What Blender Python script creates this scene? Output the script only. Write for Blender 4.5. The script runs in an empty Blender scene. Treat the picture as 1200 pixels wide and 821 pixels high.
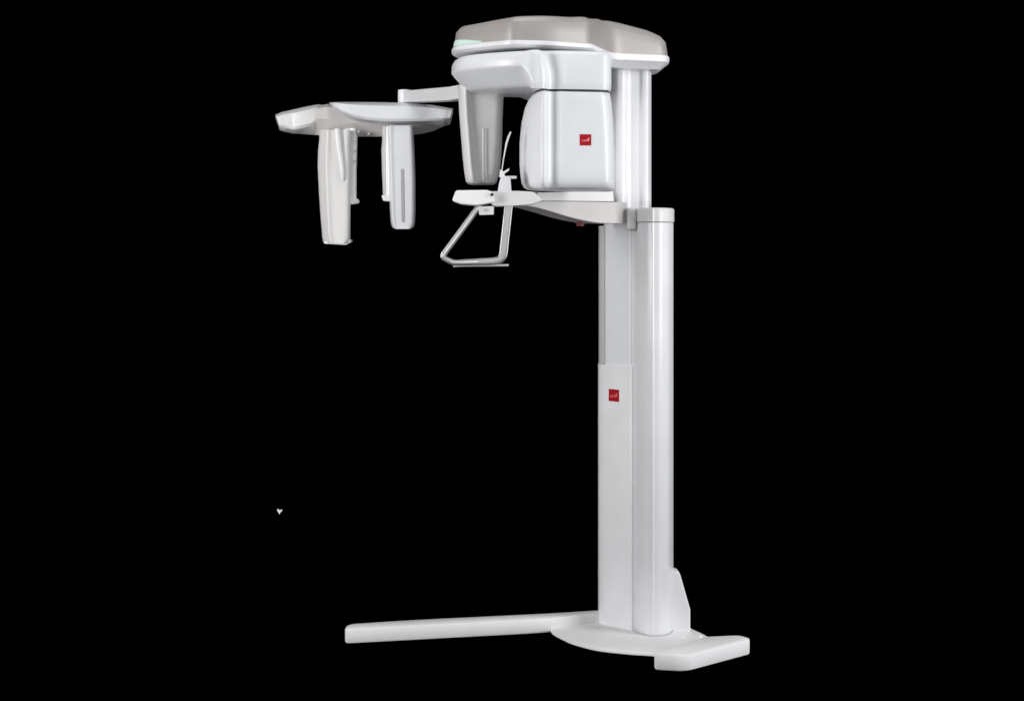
import bpy, bmesh, math
from mathutils import Vector, Matrix
scene = bpy.context.scene
COL = scene.collection

# ---------------------------------------------------------------- camera
F = 2100.0; DIST = 6.4; EYE = 465 * DIST / F; HOR = 280.0
cam_d = bpy.data.cameras.new('camera'); cam = bpy.data.objects.new('camera', cam_d); COL.objects.link(cam)
cam.location = (0, -DIST, EYE); cam.rotation_euler = (math.radians(90), 0, 0)
cam_d.sensor_width = 36; cam_d.lens = 36 * F / 1200; cam_d.shift_y = -(410.5 - HOR) / 1200
cam_d.clip_start = 0.1; cam_d.clip_end = 200
scene.camera = cam
# ---------------------------------------------------------------- world, lamps, exposure
w = bpy.data.worlds.new('World'); scene.world = w; w.use_nodes = True
w.node_tree.nodes['Background'].inputs[0].default_value = (0, 0, 0, 1)
w.node_tree.nodes['Background'].inputs[1].default_value = 0
scene.view_settings.view_transform = 'Standard'; scene.view_settings.look = 'None'
scene.view_settings.exposure = 0; scene.view_settings.gamma = 1

def area(name, loc, aim, sx, sy, power, col=(1, 1, 1)):
    l = bpy.data.lights.new(name, 'AREA'); l.shape = 'RECTANGLE'; l.size = sx; l.size_y = sy
    l.energy = power; l.color = col
    o = bpy.data.objects.new(name, l); COL.objects.link(o); o.location = loc
    o.rotation_euler = (Vector(aim) - Vector(loc)).to_track_quat('-Z', 'Y').to_euler()
area('softbox_right', (3.4, -1.7, 1.7), (0.4, 0, 1.2), 1.2, 3.4, 138, (0.98, 0.985, 1.0))
area('softbox_left', (-3.6, -2.6, 1.9), (0.1, 0, 1.2), 1.2, 3.2, 165, (1.0, 0.99, 0.985))
area('softbox_front', (0.2, -7.5, 2.4), (0.2, 0, 1.2), 3.5, 2.5, 66, (0.96, 0.98, 1.0))
area('softbox_top', (0.2, -1.0, 4.6), (0.2, -0.1, 1.5), 2.5, 2.5, 50)
area('softbox_low', (-0.6, -3.6, 0.25), (0.0, 0, 1.7), 2.5, 0.8, 4, (1.0, 0.97, 0.95))

# ---------------------------------------------------------------- materials
def mat(name, col, rough=0.4, metal=0.0, coat=0.0, emit=None, spec=0.5, bump=0.0, var=0.03):
    m = bpy.data.materials.new(name); m.use_nodes = True; nt = m.node_tree
    b = nt.nodes['Principled BSDF']
    b.inputs['Roughness'].default_value = rough; b.inputs['Metallic'].default_value = metal
    b.inputs['Coat Weight'].default_value = coat; b.inputs['Coat Roughness'].default_value = 0.2
    b.inputs['Specular IOR Level'].default_value = spec
    if var:
        tc = nt.nodes.new('ShaderNodeTexCoord'); n = nt.nodes.new('ShaderNodeTexNoise')
        n.inputs['Scale'].default_value = 9; n.inputs['Detail'].default_value = 5
        r = nt.nodes.new('ShaderNodeValToRGB')
        r.color_ramp.elements[0].position = 0.3; r.color_ramp.elements[1].position = 0.7
        r.color_ramp.elements[0].color = tuple(c * (1 - var) for c in col) + (1,)
        r.color_ramp.elements[1].color = tuple(min(1, c * (1 + var)) for c in col) + (1,)
        nt.links.new(tc.outputs['Object'], n.inputs['Vector'])
        nt.links.new(n.outputs['Fac'], r.inputs['Fac']); nt.links.new(r.outputs['Color'], b.inputs['Base Color'])
        mr = nt.nodes.new('ShaderNodeMapRange'); mr.inputs['To Min'].default_value = rough * 0.9
        mr.inputs['To Max'].default_value = rough * 1.12
        nt.links.new(n.outputs['Fac'], mr.inputs['Value']); nt.links.new(mr.outputs['Result'], b.inputs['Roughness'])
    else:
        b.inputs['Base Color'].default_value = (*col, 1)
    if bump:
        tc2 = nt.nodes.new('ShaderNodeTexCoord'); n2 = nt.nodes.new('ShaderNodeTexNoise')
        n2.inputs['Scale'].default_value = 260; bp = nt.nodes.new('ShaderNodeBump')
        bp.inputs['Strength'].default_value = bump; bp.inputs['Distance'].default_value = 0.001
        nt.links.new(tc2.outputs['Object'], n2.inputs['Vector'])
        nt.links.new(n2.outputs['Fac'], bp.inputs['Height']); nt.links.new(bp.outputs['Normal'], b.inputs['Normal'])
    if emit:
        b.inputs['Emission Color'].default_value = (*emit[0], 1); b.inputs['Emission Strength'].default_value = emit[1]
    return m
WHITE = mat('white_paint', (0.79, 0.795, 0.815), 0.34, coat=0.25, bump=0.08)
ABS = mat('white_plastic', (0.74, 0.755, 0.78), 0.38, coat=0.2, bump=0.08)
BRIGHT = mat('glossy_white_plastic', (0.83, 0.83, 0.825), 0.3, coat=0.3)
BASE = mat('textured_white_paint', (0.74, 0.74, 0.745), 0.55, bump=0.5)
TAUPE = mat('silver_taupe_paint', (0.37, 0.345, 0.328), 0.46, metal=0.15, coat=0.12)
WARM = mat('pale_warm_grey_plastic', (0.72, 0.71, 0.70), 0.42, coat=0.15)
METAL = mat('satin_metal', (0.44, 0.43, 0.42), 0.32, metal=0.8)
DARK = mat('dark_gap_rubber', (0.03, 0.03, 0.033), 0.6)
GREY = mat('grey_window', (0.43, 0.43, 0.44), 0.5)
MID = mat('mid_grey_plastic', (0.56, 0.54, 0.53), 0.42, coat=0.15)
ARM = mat('pale_taupe_paint', (0.54, 0.52, 0.505), 0.42, metal=0.1)
RAIL = mat('grey_rail', (0.42, 0.42, 0.43), 0.5)
STOP = mat('dark_red_button', (0.13, 0.004, 0.012), 0.5)
RED = mat('red_badge', (0.38, 0.003, 0.010), 0.4, spec=0.3)
MARK = mat('pale_red_mark', (0.78, 0.22, 0.25), 0.5)
GREEN = mat('green_status_lamp', (0.62, 0.80, 0.72), 0.3, emit=((0.6, 0.95, 0.80), 0.05), var=0)
BLACK = mat('black_studio', (0, 0, 0), 1.0, spec=0.0, var=0)

# ---------------------------------------------------------------- helpers
ROOT = Vector((0.45, 0.1, 0.0))
def P(px, py, Y):
    D = DIST + Y
    return Vector(((px - 600) * D / F, Y, EYE + (HOR - py) * D / F))
def XY(px, Y): return ((px - 600) * (DIST + Y) / F, Y)
def finish(name, bm, m, parent, bevel=0.0, seg=3, angle=35, rel=True):
    bmesh.ops.remove_doubles(bm, verts=bm.verts, dist=1e-6)
    bmesh.ops.recalc_face_normals(bm, faces=bm.faces)
    me = bpy.data.meshes.new(name)
    if rel:
        for v in bm.verts: v.co -= ROOT
    bm.to_mesh(me); bm.free()
    for p in me.polygons: p.use_smooth = True
    me.set_sharp_from_angle(angle=math.radians(angle))
    me.materials.append(m)
    o = bpy.data.objects.new(name, me); COL.objects.link(o)
    if parent: o.parent = parent
    if bevel:
        b = o.modifiers.new('bevel', 'BEVEL'); b.width = bevel; b.segments = seg
        b.limit_method = 'ANGLE'; b.angle_limit = math.radians(32); b.harden_normals = True
    return o
def fillet(pts, r, n=6):
    """round the corners of a closed 2-D polygon; r a number or list"""
    out = []; N = len(pts)
    for i in range(N):
        p = Vector(pts[i][:2]); a = Vector(pts[i - 1][:2]); b = Vector(pts[(i + 1) % N][:2])
        rr = r[i] if isinstance(r, (list, tuple)) else r
        d = min(rr, (a - p).length * 0.49, (b - p).length * 0.49)
        if d < 1e-5: out.append(p); continue
        p0 = p + (a - p).normalized() * d; p1 = p + (b - p).normalized() * d
        for k in range(n + 1):
            t = k / n; out.append(p0 * (1 - t) ** 2 + p * 2 * t * (1 - t) + p1 * t * t)
    return out
def resample(pts, n):
    N = len(pts); L = [0]
    for i in range(N): L.append(L[-1] + (pts[(i + 1) % N] - pts[i]).length)
    T = L[-1]; out = []; j = 0
    for k in range(n):
        s = T * k / n
        while L[j + 1] < s: j += 1
        t = (s - L[j]) / max(1e-9, L[j + 1] - L[j]); out.append(pts[j].lerp(pts[(j + 1) % N], t))
    return out
def catmull(pts, n=8, closed=True):
    out = []; N = len(pts); P_ = [Vector(p[:2]) for p in pts]
    for i in range(N if closed else N - 1):
        g = (lambda k: P_[k % N]) if closed else (lambda k: P_[max(0, min(N - 1, k))])
        a, b, c, d = g(i - 1), g(i), g(i + 1), g(i + 2)
        for k in range(n):
            t = k / n
            out.append(0.5 * ((2 * b) + (c - a) * t + (2 * a - 5 * b + 4 * c - d) * t * t + (3 * b - a - 3 * c + d) * t ** 3))
    if not closed: out.append(P_[-1])
    return out
def offset(pts, d):
    """inset (d>0) of a closed outline along its vertex normals; d number or list"""
    N = len(pts); A = sum(pts[i].x * pts[(i + 1) % N].y - pts[(i + 1) % N].x * pts[i].y for i in range(N))
    s = 1 if A > 0 else -1; out = []
    for i in range(N):
        t = (pts[(i + 1) % N] - pts[i - 1]); t = t.normalized() if t.length > 1e-9 else Vector((1, 0))
        n = Vector((-t.y, t.x)) * s; dd = d[i] if isinstance(d, list) else d
        out.append(pts[i] + n * dd)
    return out
def loft(bm, rings, cap=True, closed=True):
    vs = [[bm.verts.new(p) for p in r] for r in rings]; n = len(vs[0])
    for a, b in zip(vs, vs[1:]):
        for i in range(n if closed else n - 1):
            bm.faces.new((a[i], a[(i + 1) % n], b[(i + 1) % n], b[i]))
    if cap:
        for r in (vs[0], vs[-1]):
            try: bm.faces.new(r)
            except ValueError: pass
    return vs
def levels(outl, lv):
    """stack one plan outline at heights: lv = [(z, inset), ...]"""
    return [[Vector((p.x, p.y, z)) for p in offset(outl, d)] for z, d in lv]
def plan_prism(pts, z0, z1, r=0.01, e=0.004):
    bm = bmesh.new(); o = fillet(pts, r)
    loft(bm, levels(o, [(z0, e), (z0 + e * .3, e * .3), (z0 + e, 0), (z1 - e, 0), (z1 - e * .3, e * .3), (z1, e)])); return bm
def view_prism(pxs, Y, depth, r=3, n=5):
    """upright slab: outline (px,py) at distance Y, straight back by depth"""
    bm = bmesh.new(); o = fillet(pxs, r, n)
    fr = [P(p.x, p.y, Y) for p in o]; bk = [v + Vector((0, depth, 0)) for v in fr]
    loft(bm, [fr, bk]); return bm
def tube(pts, r, n=12, bm=None, closed=False, flat=1.0):
    bm = bm or bmesh.new(); rings = []; up0 = Vector((0, 1, 0))
    for i, p in enumerate(pts):
        a = pts[max(0, i - 1)]; b = pts[min(len(pts) - 1, i + 1)]
        t = (b - a).normalized(); u = up0 - t * up0.dot(t)
        u = u.normalized() if u.length > 1e-4 else Vector((1, 0, 0)); v = t.cross(u)
        rr = r[i] if isinstance(r, (list, tuple)) else r
        rings.append([p + (u * math.cos(2 * math.pi * k / n) * flat + v * math.sin(2 * math.pi * k / n)) * rr for k in range(n)])
    loft(bm, rings); return bm
def box(bm, c, sx, sy, sz, yaw=0):
    R = Matrix.Rotation(yaw, 3, 'Z'); c = Vector(c)
    rings = [[c + R @ Vector((x * sx / 2, y * sy / 2, z * sz / 2)) for x, y in ((-1, -1), (1, -1), (1, 1), (-1, 1))] for z in (-1, 1)]
    loft(bm, rings); return bm

def thing(name, label, cat, loc):
    o = bpy.data.objects.new(name, None); COL.objects.link(o); o.location = loc
    o.empty_display_size = 0.2; o['label'] = label; o['category'] = cat; return o

# ---------------------------------------------------------------- setting
bm = bmesh.new(); loft(bm, [[Vector((x, y, 0)) for x, y in ((-30, -20), (30, -20), (30, 24), (-30, 24))]], cap=False)
bm.faces.new(bm.verts); fl = finish('floor', bm, BLACK, None, rel=False); fl['kind'] = 'structure'
bm = bmesh.new(); box(bm, (0, 24.1, 10), 60, 0.1, 20.1); bd = finish('backdrop', bm, BLACK, None, rel=False); bd['kind'] = 'structure'

# ---------------------------------------------------------------- the machine
M = thing('dental_xray_machine', 'tall white dental x-ray machine on a column with low floor legs', 'x-ray machine', ROOT)

# --- base
leg = [(-.588, -.128), (.13, .048), (.325, .145), (.36, .20), (.10, .128), (-.36, .022), (-.585, -.048)]
finish('floor_leg', plan_prism(leg, 0.0, 0.055, [.03, .1, .01, .01, .1, .1, .035], 0.009), BASE, M)
foot = [(.458, -.50), (.568, -.53), (.818, -.278), (.785, -.225), (.66, -.25)]
finish('floor_leg', plan_prism(foot, 0.0, 0.055, [.03, .04, .02, .03, .02], 0.007), BASE, M)
plate = [(.14, .06), (.19, -.10), (.235, -.175), (.30, -.245), (.40, -.295), (.475, -.318), (.54, -.355), (.61, -.36), (.67, -.28), (.70, -.13), (.69, -.05), (.64, .10), (.60, .30), (.36, .34), (.2, .2)]
bm = bmesh.new(); o = catmull(plate, 6)
loft(bm, levels(o, [(0.001, .004), (0.003, 0), (.009, 0), (.013, .003), (.0145, .008), (.018, .06), (.0185, .07)]))
bp = finish('base_plate', bm, BASE, M, angle=40)
for px, py in ((800, 747), (821, 745)):
    D = (EYE - .018) * F / (py - HOR); bm = bmesh.new()
    c = Vector(((px - 600) * D / F, D - DIST, .0155))
    loft(bm, [[c + Vector((math.cos(a / 8 * math.pi) * r, math.sin(a / 8 * math.pi) * r, z)) for a in range(16)] for r, z in ((.007, 0), (.007, .004), (.005, .0055))])
    finish('bolt', bm, BASE, bp)
# gusset bracket behind the column
bm = bmesh.new()
prof = [(.570, .012), (.637, .012), (.637, .095), (.601, .220), (.592, .231), (.570, .231)]
fr = [Vector((x, 0.0, z)) for x, z in prof]; loft(bm, [fr, [v + Vector((0, .07, 0)) for v in fr]])
finish('support_bracket', bm, BASE, M, bevel=.005)
# --- column: closed rounded rear profile, front panel, slide
Z_CAP0, Z_CAP1, Z_PAN = 1.475, 1.527, 0.962
rear = [(.438, .002), (.450, -.035), (.474, -.074), (.496, -.088), (.500, -.085), (.520, -.087), (.552, -.062), (.573, -.005), (.582, .05), (.585, .26), (.55, .32), (.40, .33), (.40, .10)]
o = fillet(rear, [.006, .02, .04, .004, .004, .02, .02, .02, .03, .04, .04, .04, .01], 6)
bm = bmesh.new(); loft(bm, levels(o, [(.015, .002), (.017, 0), (Z_CAP0, 0)])); cv = finish('column_cover', bm, WHITE, M, angle=50)
bm = bmesh.new(); loft(bm, levels(o, [(Z_CAP0 + .001, .001), (Z_CAP0 + .004, -.003), (Z_CAP1 - .006, -.003), (Z_CAP1, .002), (Z_CAP1 + .001, .02)]))
finish('column_cap', bm, WARM, M, angle=50)
o2 = offset(o, -.004); bm = bmesh.new(); loft(bm, levels(o2, [(.015, 0), (.021, .0), (.023, .004)]))
finish('column_foot_ring', bm, GREY, M, angle=50)
# front panel: normal points to the patient side (left and toward the camera)
pan = [(.316, .14), (.330, .112), (.428, .004), (.441, .014), (.46, .12), (.42, .31), (.345, .30), (.318, .24)]
o = fillet(pan, [.012, .02, .02, .006, .02, .03, .03, .03])
bm = bmesh.new(); loft(bm, levels(o, [(.015, .002), (.018, 0), (Z_PAN - .004, 0), (Z_PAN, .003)])); fp = finish('front_panel', bm, WHITE, M, angle=50)
wall = [(.3165, .146), (.3205, .130), (.338, .118), (.345, .17), (.345, .29), (.33, .28)]
bm = bmesh.new(); loft(bm, levels(fillet(wall, .003), [(Z_PAN + .001, 0), (Z_CAP0 - .01, 0)])); finish('slide_rail', bm, RAIL, M)
sl = [(.336, .125), (.345, .108), (.426, .018), (.439, .028), (.43, .2), (.36, .28), (.338, .2)]
o = fillet(sl, [.01, .015, .015, .004, .01, .02, .02])
bm = bmesh.new(); loft(bm, levels(o, [(Z_PAN - .05, 0), (1.50, 0)])); finish('slide_panel', bm, ABS, M, angle=50)
# telescoping column behind the scan head, up to the canopy
tel = [XY(711, .17), XY(715, .06), XY(722, .02), XY(731, .02), XY(737, .045), XY(749, .052), XY(753, .045), XY(759, .045), XY(762, .075), XY(763.5, .12), XY(762, .25), XY(720, .28)]
o = fillet(tel, [.02, .02, .015, .015, .012, .01, .006, .01, .012, .02, .03, .03])
bm = bmesh.new(); loft(bm, levels(o, [(1.50, 0), (2.06, 0)])); finish('lifting_column', bm, WHITE, M, angle=50)

def badge(parent, c, right, up, nrm, w_, h_):
    """red square badge with a small pale mark"""
    bm = bmesh.new(); c = c + nrm * .0012
    q = [c + right * (x * w_ / 2) + up * (y * h_ / 2) for x, y in ((-1, -1), (1, -1), (1, 1), (-1, 1))]
    loft(bm, [[v - nrm * .003 for v in q], q]); b = finish('badge', bm, RED, parent, bevel=.0006)
    bm = bmesh.new()
    def stroke(pp, t):
        pts = [c + right * (x * w_) + up * (y * h_) + nrm * .0006 for x, y in pp]
        tube(pts, t, 6, bm)
    stroke([(-.30, .02), (-.24, -.12), (-.16, -.15), (-.08, -.12), (-.03, .02)], .0016)
    stroke([(.03, -.13), (.05, -.02), (.13, .03), (.17, -.05), (.17, -.14)], .0016)
    stroke([(.27, .20), (.27, -.12)], .0018); stroke([(.22, .10), (.34, .12)], .0014)
    finish('emblem', bm, MARK, parent if parent.parent.parent else b)
    return b
pn = Vector((-.108, -.098, 0)).normalized(); pr = Vector((.098, -.108, 0)).normalized()
t = .39; bc = Vector((.330 + (.428 - .330) * t, .112 + (.004 - .112) * t, 0))
bc.z = EYE + (HOR - 463) * (DIST + bc.y) / F
badge(fp, bc, pr, Vector((0, 0, 1)), pn, .052, .044)

# --- canopy
cp = [(-.188, -.315), (-.088, -.425), (.0, -.50), (.06, -.495), (.14, -.465), (.262, -.385), (.300, -.25), (.345, -.09), (.43, -.055), (.546, -.008), (.563, .05), (.562, .20), (.50, .34), (.30, .34), (.10, .28), (-.08, .15), (-.185, -.02), (-.205, -.20)]
rr = [.04, .07, .02, .03, .05, .015, .05, .07, .05, .018, .03, .06, .1, .1, .1, .1, .1, .08]
o = resample(fillet(cp, rr, 8), 160)
def cz(v, k):                       # the roof falls gently toward the column
    T = ((-.21, .84), (-.12, .86), (.0, .95), (.10, 1.02), (.20, 1.05), (.26, 1.15), (.30, 1.33), (.34, 1.36), (.38, 1.30), (.44, 1.16), (.48, 1.07), (.54, .82), (.58, .72))
    f = T[-1][1]
    for (a, fa), (b, fb) in zip(T, T[1:]):
        if v.x < b: f = fa + (fb - fa) * max(0, (v.x - a) / (b - a)); break
    return 1 + k * (f - 1)
ZR = EYE + .652
bm = bmesh.new()
def ring(d, z, k=0, base=ZR): return [Vector((p.x, p.y, base + (z - base) * cz(p, k))) for p in offset(o, d)]
loft(bm, [ring(.0, ZR), ring(.003, ZR + .03, 1), ring(.007, ZR + .066, 1), ring(.009, ZR + .070, 1), ring(.018, ZR + .081, 1), ring(.022, ZR + .084, 1), ring(.045, ZR + .089, 1), ring(.10, ZR + .095, 1), ring(.12, ZR + .096, 1)])
cn = finish('canopy', bm, TAUPE, M, angle=28)
bm = bmesh.new()
def lowz(v): s = max(0, min(1, (v.x - .25) / .12)); return s * s * (3 - 2 * s)
def ringb(d0, d1, z0, z1):
    q = offset(o, [d0 + (d1 - d0) * lowz(p) for p in o]); return [Vector((p.x, p.y, ZR + z0 + (z1 - z0) * lowz(p))) for p in q]
loft(bm, [ringb(.012, .012, .004, .004), ringb(-.006, -.004, .002, .002), ringb(-.008, -.006, -.004, -.006), ringb(-.007, -.003, -.012, -.020), ringb(.004, .004, -.019, -.024), ringb(.012, .030, -.021, -.046), ringb(.05, .06, -.021, -.047)])
finish('canopy_trim', bm, WHITE, cn, angle=30)
# green status lamp on the nose of the canopy
idx = [i for i, p in enumerate(o) if p.x < -.085 and p.y < -.26]
seg = [o[i] for i in idx]; seg.sort(key=lambda p: p.x)
bm = bmesh.new(); rings = []
for j, p in enumerate(seg):
    a = seg[max(0, j - 1)]; b = seg[min(len(seg) - 1, j + 1)]; tt = (b - a).normalized(); nn = Vector((tt.y, -tt.x))
    h = .024 * math.sin(math.pi * min(1, .12 + .88 * (len(seg) - j) / len(seg)) * .5) * (1 if j > 0 else .5)
    e = .006
    rings.append([Vector((p.x + nn.x * ee, p.y + nn.y * ee, ZR + z)) for ee, z in ((-.01, .003), (e, .003), (e, h * .8), (e - .003, h), (-.01, h))])
loft(bm, rings); finish('status_light', bm, GREEN, cn)

# --- rotating yoke
yk = [XY(529, -.27), XY(537, -.37), XY(560, -.45), XY(595, -.52), XY(625, -.55), XY(637, -.55), XY(644, -.520), XY(651, -.512), XY(660, -.522), XY(714, -.490), XY(717, -.42), XY(712, -.20), XY(660, .0), XY(590, .02), XY(545, -.06), XY(529, -.18)]
yk = [Vector(p) for p in yk]
o_y = resample(fillet(yk, [.05, .05, .06, .06, .03, .03, .02, .02, .03, .03, .04, .06, .08, .08, .08, .05], 8), 180)
def wl(p): s = max(0, min(1, (.070 - p.x) / .042)); return s * s * (3 - 2 * s)
def ry(dr, dl, zr, zl):
    q = offset(o_y, [dr + (dl - dr) * wl(p) for p in o_y]); tz = max(0, (zr - 1.93) / .1)
    def sh(p): return -.022 * tz * tz * math.exp(-((p.x - .135) / .04) ** 2) * (1 if p.y < -.4 else 0)
    return [Vector((q[i].x + sh(q[i]), q[i].y, zr + (zl - zr) * wl(o_y[i]))) for i in range(len(q))]
bm = bmesh.new()
loft(bm, [ry(.05, .06, 2.036, 2.036), ry(.012, .022, 2.036, 2.034), ry(.004, .010, 2.031, 2.027), ry(.0, .002, 2.02, 2.012), ry(0, 0, 1.97, 1.990), ry(0, .0015, 1.95, 1.983), ry(0, .005, 1.94, 1.979), ry(0, .030, 1.93, 1.950), ry(.001, .050, 1.92, 1.932), ry(.004, .060, 1.909, 1.922), ry(.03, .075, 1.908, 1.918)])
yo = finish('rotating_yoke', bm, ABS, M, angle=40)
# gap line under the yoke and turning neck above it
bm = bmesh.new(); loft(bm, [[Vector((.05 + r * math.cos(a / 24 * math.pi), -.18 + r * math.sin(a / 24 * math.pi), z)) for a in range(48)] for r, z in ((.17, 2.03), (.17, 2.06))])
finish('turning_neck', bm, DARK, yo)

# --- x-ray tube head
def shaped(sections, r, n=160):
    """loft of plan polygons, each section = (z, [(x,y)...])"""
    return [[Vector((p.x, p.y, z)) for p in resample(fillet(pl, r, 8), n)] for z, pl in sections]
def tubehead(dl, dr, df):
    return [XY(609 + dl, -.33), XY(611 + dl, -.41), XY(621 + dl * .6, -.49 + df), XY(637, -.548 + df), XY(643, -.520 + df), XY(649, -.512 + df), XY(656, -.522 + df), XY(712 + dr, -.490 + df), XY(719 + dr, -.45), XY(720 + dr, -.30), XY(700, -.24), XY(625 + dl, -.24)]
R_t = [.03, .05, .04, .02, .02, .02, .02, .02, .02, .04, .03, .03]
bm = bmesh.new()
def zt(py, Y=-.53): return EYE + (HOR - py) * (DIST + Y) / F
oo = offset(resample(fillet(tubehead(15, -5, .006), R_t, 8), 120), .003)
loft(bm, [[Vector((p.x, p.y, z)) for p in oo] for z in (1.915, 1.898)]); finish('seam_gap', bm, DARK, yo); bm = bmesh.new()
secs = [(1.903, tubehead(16, -6, .012)), (zt(107), tubehead(14, -4.5, .003)), (zt(112), tubehead(10, -3.5, 0)), (zt(122), tubehead(5.5, -2.5, 0)), (zt(140), tubehead(1.5, -1, 0)), (zt(165), tubehead(-.8, .2, 0)),
        (zt(190), tubehead(-.8, 1, 0)), (zt(205), tubehead(.3, 1.2, .0)), (zt(213), tubehead(1.5, 1.0, .003)), (zt(218), tubehead(4, 0, .010)), (zt(220.5), tubehead(8, -2.5, .028)), (zt(221.5), tubehead(14, -8, .06))]
loft(bm, shaped(secs, R_t)); th = finish('tube_head', bm, ABS, M, angle=60)
d1 = Vector((*XY(656, -.522), 0)); d2 = Vector((*XY(712, -.490), 0)); rt = (d2 - d1).normalized(); nn = Vector((rt.y, -rt.x, 0))
ctr = d1.lerp(d2, (686 - 656) / 56.0); ctr.z = EYE + (HOR - 164) * (DIST + ctr.y) / F
badge(th, ctr, rt, Vector((0, 0, 1)), nn, .0385, .037)

# --- sensor arm
def sens(l, r_, a=0.0):
    return [XY(l, -.17), XY(l + 2, -.235), XY(l + 9.5, -.26 + a), XY(l + 13, -.235 + a), XY(r_ - 4, -.215 + a), XY(r_, -.19), XY(r_ + 1, -.05), XY(r_ - 12, -.02), XY(l + 4, -.04)]
secs = [(z(py), sens(l, r_, a)) for z in (lambda q: EYE + (HOR - q) * (DIST - .23) / F,) for py, l, r_, a in
        ((100, 536, 592, 0), (112, 537, 589, 0), (135, 538, 588, 0), (160, 540, 587.5, 0), (185, 542, 586, 0), (203, 544, 584, 0), (212, 545.5, 581, .002), (215, 548, 578, .012))]
bm = bmesh.new(); loft(bm, shaped(secs, [.02, .02, .012, .012, .02, .02, .03, .03, .03], 120)); sa = finish('sensor_arm', bm, WARM, M, angle=60)
def slot(name, x0, x1, y0, y1, Y, parent, m, d=.006):
    bm = view_prism([(x0, y0), (x1, y0), (x1, y1), (x0, y1)], Y, d, .003); return finish(name, bm, m, parent, bevel=.001)
slot('beam_slot', 565.2, 566.6, 150, 212, -.228, sa, BRIGHT); slot('beam_slot', 569.6, 570.6, 150, 212, -.226, sa, GREY)

# --- chin rest arm (runs from the column toward the patient side)
def arm_pt(px, py):    # point on the camera-side face of the arm
    Xc, Yc = .405, -.01; k = (px - 600) / F   # solve X = Xc - .76t, D = 6.4+Yc-.65t with X = k*D
    tt = (Xc - k * (DIST + Yc)) / (.76 - k * .65); Y = Yc - .65 * tt
    return P(px, py, Y)
side = Vector((.65, -.76, 0)).normalized()
def arm_prism(pxs, off, depth, r=2):
    o = fillet(pxs, r, 5); fr = [arm_pt(p.x, p.y) - side * off for p in o]; bm = bmesh.new()
    loft(bm, [fr, [v - side * depth for v in fr]]); return bm
arm = finish('chin_rest_arm', arm_prism([(606, 236.5), (640, 235.5), (700, 236.3), (735, 237), (736, 262), (700, 261.5), (672, 256), (645, 247.5), (622, 241.5), (606, 241)], 0, .10, [1, 20, 20, 2, 2, 10, 20, 20, 10, 1]), ARM, M, bevel=.004)
finish('arm_cover', arm_prism([(580, 224), (606, 223.5), (622, 224.5), (634, 225.5), (660, 224.5), (718, 224.5), (719, 236.2), (640, 235.2), (600, 236.5), (580, 237)], -.003, .11, [1, 5, 5, 8, 10, 1, 1, 20, 10, 1]), BRIGHT, arm, bevel=.003)
bm = bmesh.new(); box(bm, Vector((.428, .012, 1.487)), .034, .09, .082, -.1); finish('arm_mount', bm, WARM, M, bevel=.012)
bm = bmesh.new(); c = arm_pt(691, 262) - side * .05
loft(bm, [[c + Vector((math.cos(a / 8 * math.pi) * r, math.sin(a / 8 * math.pi) * r, z)) for a in range(16)] for r, z in ((.010, .012), (.010, .003), (.0145, .001), (.0145, -.007), (.012, -.009))])
finish('stop_button', bm, STOP, arm)
bm = bmesh.new(); c = arm_pt(627, 228) + side * .004; tube([c - side * .01, c + side * .004], .007, 14, bm); finish('adjust_knob', bm, DARK, arm)
# chin rest table
Yc = -.50
ct = finish('chin_rest', view_prism([(534, 223), (572, 222.5), (578, 226), (579, 237), (560, 241), (540, 239.5), (529.5, 235.5)], Yc - .04, .12, [3, 3, 2, 2, 6, 5, 3]), BRIGHT, M, bevel=.011)
finish('rest_table', view_prism([(574, 225.5), (590, 224), (622, 224.3), (629, 227), (636, 235), (624, 239.5), (606, 241), (580, 242), (574, 238)], Yc - .015, .10, [1, 3, 3, 3, 3, 5, 5, 3, 1]), WARM, ct, bevel=.013)
bm = bmesh.new(); c = P(576.5, 228, Yc - .046); tube([c, c + Vector((0, .01, 0))], .0055, 14, bm); finish('hinge_screw', bm, DARK, ct)
finish('chin_post', view_prism([(587, 207), (598, 206), (599.5, 226), (583, 226), (585, 214)], Yc + .0, .035, [1, 1, 1, 1, 3]), ABS, ct, bevel=.002)
finish('chin_cup', view_prism([(586, 198.5), (590, 201), (597, 197), (596, 200), (591, 203.5), (592, 207.5), (585, 207.5)], Yc + .006, .022, .4), BRIGHT, ct, bevel=.001)
finish('cup_clip', view_prism([(598, 206), (605.5, 206.3), (605.5, 209.2), (598, 209.5)], Yc + .004, .03, .5), ABS, ct, bevel=.001)
bm = bmesh.new(); tube([P(x, y, Yc + .012) for x, y in ((587.5, 205), (588.5, 197), (590, 187), (592, 176), (593.5, 168), (596, 160.5), (598.5, 154.5))], [.0018, .0018, .002, .0026, .0036, .0038, .0026], 10, bm)
finish('bite_rod', bm, BRIGHT, ct)
finish('control_box', view_prism([(560.5, 242), (578.5, 241.5), (578.5, 251.5), (561.5, 252)], Yc - .03, .07, 1), WARM, ct, bevel=.002)
bm = bmesh.new(); c = P(569, 246, Yc - .034); tube([c, c + Vector((0, .01, 0))], .006, 12, bm); finish('box_button', bm, METAL, ct)
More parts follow.
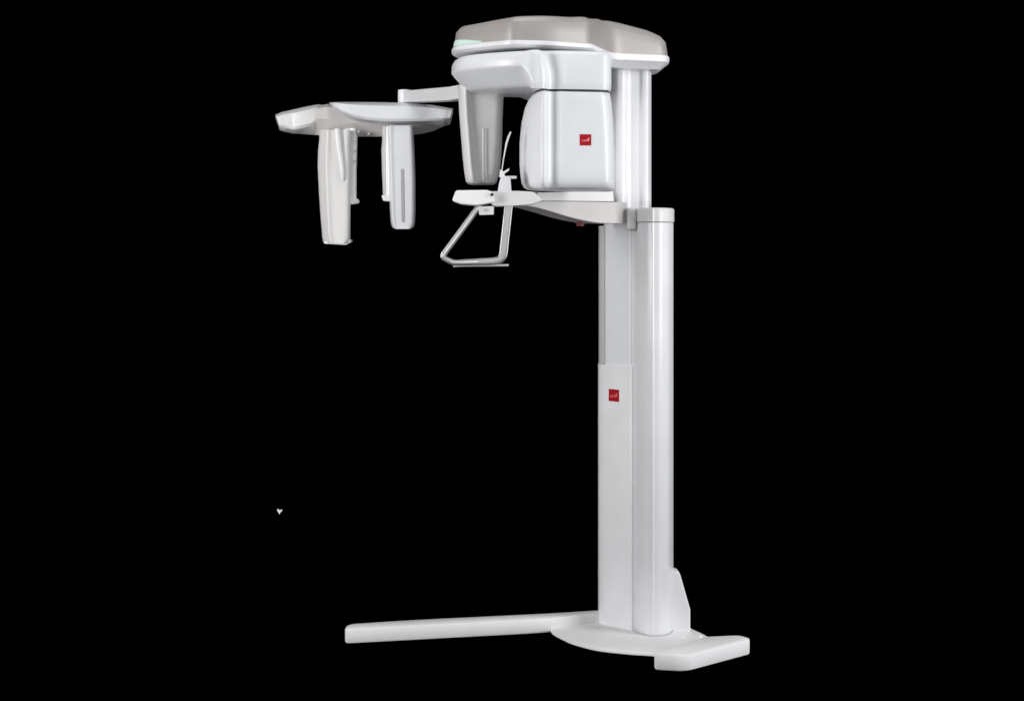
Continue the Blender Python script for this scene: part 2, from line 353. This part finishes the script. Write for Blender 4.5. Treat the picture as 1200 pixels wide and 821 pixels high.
# handle loop
def sm(pts, n=6):
    o = fillet(pts, [0] + [9] * (len(pts) - 2) + [0], n); return o
hp = [Vector((562.5, 240)), Vector((517.5, 301)), Vector((531, 308)), Vector((589, 305.5)), Vector((596, 241))]
o = []
for i, p in enumerate(hp):
    if i in (0, 4): o.append(p); continue
    a, b = hp[i - 1], hp[i + 1]; d = 5 if i < 3 else 10
    p0 = p + (a - p).normalized() * d; p1 = p + (b - p).normalized() * d
    for k in range(7):
        s = k / 6; o.append(p0 * (1 - s) ** 2 + p * 2 * s * (1 - s) + p1 * s * s)
pts = [P(p.x, p.y, -.50 - .0 * i) for i, p in enumerate(o)]
rad = [.0095 + .0045 * max(0, min(1, (p.x - 560) / 30)) for p in o]
bm = bmesh.new()
# rounded-rectangular section swept along the loop
rings = []
for i, p in enumerate(pts):
    t_ = (pts[min(len(pts) - 1, i + 1)] - pts[max(0, i - 1)]).normalized(); u = Vector((0, 1, 0)); v = t_.cross(u); r = rad[i]
    sec = fillet([(-.011, -r), (.011, -r), (.011, r), (-.011, r)], .006, 4)
    rings.append([p + u * s.x + v * s.y for s in sec])
loft(bm, rings); hd = finish('handle', bm, METAL, M, angle=50)
bm = bmesh.new(); tube([P(x, y, -.478) for x, y in ((531, 311.6), (545, 311.2), (596, 310.6))], .0036, 8, bm); finish('handle_rod', bm, BRIGHT, hd)
bm = bmesh.new(); tube([P(x, y, -.515) for x, y in ((560.5, 244), (518.5, 300), (531, 307.2), (560, 307))], .0032, 8, bm); finish('handle_trim', bm, BRIGHT, hd)

# --- side arm to the cephalometric head
YC = .70
e0 = Vector((*XY(478, .68), 0)); e1 = Vector((*XY(535, .25), 0)); e2 = e1 + (e1 - e0) * .55
bm = bmesh.new(); dr = (e1 - e0).normalized(); sd = Vector((-dr.y, dr.x, 0))
rings = []
for p, px, yt, yb in ((e0, 478, 107, 120.5), (e1, 535, 102, 118.6), (e2, None, None, None)):
    if px: zT = P(px, yt, p.y).z; zB = P(px, yb, p.y).z
    rings.append([p + sd * s.x + Vector((0, 0, s.y)) for s in fillet([(-.035, zB), (.035, zB), (.035, zT), (-.035, zT)], .008, 3)])
loft(bm, rings); sa2 = finish('side_arm', bm, WHITE, M, angle=50)
bm = bmesh.new(); c = Vector((*XY(474, .66), 0)); R0 = .026
loft(bm, [[c + Vector((math.cos(a / 16 * math.pi) * r, math.sin(a / 16 * math.pi) * r, zz)) for a in range(32)] for r, zz in
          ((R0, P(0, 121, .66).z), (R0, P(0, 107, .66).z), (R0 * .93, P(0, 105.6, .66).z), (R0 * .7, P(0, 105.2, .66).z))])
finish('pivot_cap', bm, WHITE, sa2)

# --- cephalometric head: shell (light, right wing), left wing, taupe underside
def body(outline, Y0, Y1, r, rake=0.0, bulge=0.02, name='x', m=WHITE, par=M, bev=.01):
    """upright form with a real depth: outline px at the middle plane, front and back shrunk to round it"""
    o = resample(fillet(outline, r, 6), 120); rings = []; n = 7
    dens = [Vector((p.x, p.y)) for p in o]
    for k in range(n + 1):
        s = k / n; Y = Y0 + (Y1 - Y0) * s
        d = bulge * (abs(2 * s - 1) ** 3)
        q = offset(dens, d); rings.append([P(p.x, p.y, (Y0 + Y1) / 2) + Vector((0, Y - (Y0 + Y1) / 2, 0)) for p in q])
    bm = bmesh.new(); loft(bm, rings); return finish(name, bm, m, par, bevel=bev, angle=40)
def ridge(name, stations, m, par, angle=45):
    """long horizontal form lofted along x: station = (px, top, front_crease, bottom, Yfront, Yback) with a rounded section"""
    rings = []; fine = []
    for i in range(len(stations) - 1):
        a, b, c, d = stations[max(0, i - 1)], stations[i], stations[i + 1], stations[min(len(stations) - 1, i + 2)]
        for k in range(5):
            t = k / 5; fine.append(tuple(b[j] * (1 - t) + c[j] * t if j == 0 else 0.5 * (2 * b[j] + (c[j] - a[j]) * t + (2 * a[j] - 5 * b[j] + 4 * c[j] - d[j]) * t * t + (3 * b[j] - a[j] - 3 * c[j] + d[j]) * t ** 3) for j in range(6)))
    fine.append(stations[-1])
    for px, t_, c_, b_, yf, yb in fine:
        mid = (yf + yb) / 2
        pr_ = [Vector(q) for q in ((yf + .05, t_), (yf + .012, t_ + (c_ - t_) * .22), (yf, c_ - (c_ - t_) * .12), (yf + .006, c_ + .6), (yf + .05, b_), (mid, b_ + .2), (yb - .04, b_), (yb, c_), (yb - .03, t_), (mid, t_ - .0))]
        sr = -.27 * max(0, min(1, (px - 508) / 23)) + .33 * max(0, min(1, (347 - px) / 24))
        rings.append([Vector(((px + (py - t_) * sr - 600) * (DIST + y) / F, y, EYE + (HOR - py) * (DIST + (y if py >= b_ - .01 else yf)) / F)) for y, py in pr_])
    bm = bmesh.new(); loft(bm, rings); return finish(name, bm, m, par, angle=angle, bevel=.002)
core = ridge('cephalometric_head', [(362, 130, 140, 158, .66, .95), (372, 123.5, 141, 158.4, .63, .97), (385, 120.8, 142, 159, .61, .97), (405, 121, 146, 160, .62, .97), (450, 122, 147, 160, .62, .97), (490, 123, 146, 157.5, .62, .95), (508, 124, 144, 153.5, .64, .92), (524, 127, 141, 148.5, .66, .90)], MID, M)
ridge('wing_shell', [(322.5, 133.2, 148, 153.5, .66, .89), (330, 130.4, 149.5, 155, .64, .92), (345, 127, 151, 156.5, .61, .95), (364, 123, 147, 157.6, .63, .96), (376, 121.4, 140, 157.2, .66, .96), (378, 124, 140, 155, .70, .93)], BRIGHT, core)
ridge('wing_shell', [(386, 119.6, 121, 122, .56, .9), (392, 118.8, 124.5, 127, .56, .95), (400, 118.5, 130.5, 134, .55, .97), (412, 118.5, 135.5, 140, .55, .97), (428, 118.6, 139.5, 143.5, .55, .97), (450, 118.9, 141.5, 145, .55, .96), (480, 119.8, 141.5, 145, .55, .94), (505, 121.8, 141, 146, .56, .92), (522, 124.6, 140.5, 148.0, .565, .90), (531, 126.2, 139.5, 146.5, .575, .88)], ABS, core)

# pendants
def pend(name, rows, Yf, dep, crease, m, par, n=120):
    """rows: (py, left, right); crease = fraction across where the two faces meet"""
    secs = []
    for py, l, r_ in rows:
        wd = (r_ - l); z_ = EYE + (HOR - py) * (DIST + Yf) / F
        secs.append((z_, [XY(l, Yf + .04), XY(l + wd * crease, Yf + .002), XY(l + wd * (crease + .12), Yf + .010), XY(r_ - wd * .08, Yf), XY(r_, Yf + .03), XY(r_, Yf + dep), XY(l + wd * .1, Yf + dep)]))
    bm = bmesh.new(); loft(bm, shaped(secs, [.02, .012, .012, .015, .02, .03, .03], n)); return finish(name, bm, m, par, angle=60)
p1 = pend('sensor_pendant', [(152, 373, 412), (162, 373.5, 411), (175, 372, 411), (195, 371.5, 411.2), (225, 373, 411), (255, 375, 410.6), (278, 377, 410.5), (283, 378, 410), (285, 381, 406)], .56, .13, .28, WARM, M)
bm = bmesh.new(); tube([P(x, y, .556) for x, y in ((395, 151), (395.5, 160), (397, 175), (399.5, 190), (401, 203), (401.5, 212))], [.011, .013, .012, .010, .009, .004], 14, bm); finish('highlight_strip', bm, BRIGHT, p1)  # highlight on the pendant, modelled as a bright raised strip
finish('foot_edge', view_prism([(379, 283), (404, 284.5), (410.5, 280.5), (411, 283.5), (405, 287), (380, 285.5)], .575, .08, .6), BRIGHT, p1, bevel=.002)
er1 = pend('ear_rod_holder', [(150, 400, 419), (165, 401, 419), (200, 402, 418), (232, 403, 418), (238, 404, 418)], .63, .06, .3, BRIGHT, M, 60)
finish('ear_plug', view_prism([(409, 232), (419, 233), (421, 235.5), (420, 238.5), (409, 240)], .63, .03, 1), BRIGHT, er1, bevel=.002)
for y in (166, 177, 189):
    bm = bmesh.new(); c = P(415.5, y, .629); tube([c, c + Vector((0, .01, 0))], .005, 10, bm); finish('screw', bm, METAL, er1)
p2 = pend('collimator_pendant', [(147, 454, 484.5), (160, 454, 485), (185, 454.5, 486.2), (215, 455.5, 487), (245, 456.5, 487), (260, 457.5, 486.5), (266, 459, 485.5), (268.3, 462, 482)], .57, .13, .10, ABS, M)
finish('beam_slot', view_prism([(469.7, 198), (473, 198), (474, 260), (470.6, 260)], .572, .01, 1), GREY, p2)
er2 = pend('ear_rod_holder', [(148, 448, 458), (165, 447.5, 458), (175, 446.5, 458), (205, 447.5, 458), (228, 448.5, 458), (234, 448.5, 457)], .60, .06, .3, BRIGHT, M, 60)
finish('ear_plug', view_prism([(447, 229), (457, 228), (457, 236), (449, 235.5)], .60, .03, 1), BRIGHT, er2, bevel=.002)
for x, y, s in ((378, 157, .9), (392, 155.5, 1.2), (404, 156, 1), (420, 154, 1.1), (432, 157, .8)):
    bm = bmesh.new(); c = P(x, y, .629); tube([c, c + Vector((0, .03, 0))], .006 * s, 10, bm); finish('mounting_screw', bm, METAL, core)

# ---------------------------------------------------------------- small chip on the floor
D = EYE * F / (602.5 - HOR); cx = (327.3 - 600) * D / F
bm = bmesh.new(); s = D / F * .78
pr_ = fillet([(-3.4, 8.5), (-.2, 6.6), (4.6, 7.2), (3.6, 4.4), (1.6, 3.2), (.4, 0), (-1.4, 2.8), (-3.2, 5.2)], .8, 3)
fr = [Vector((p.x * s, p.y * s * .18, p.y * s)) for p in pr_]; loft(bm, [fr, [v + Vector((0, .008, 0)) for v in fr]])
ch = finish('paper_scrap', bm, mat('white_paper', (.96, .96, .96), .6, var=0), None, rel=False)
ch.location = (cx, D - DIST, 0); ch['label'] = 'tiny white heart-shaped scrap of paper alone on the black floor'; ch['category'] = 'paper scrap'
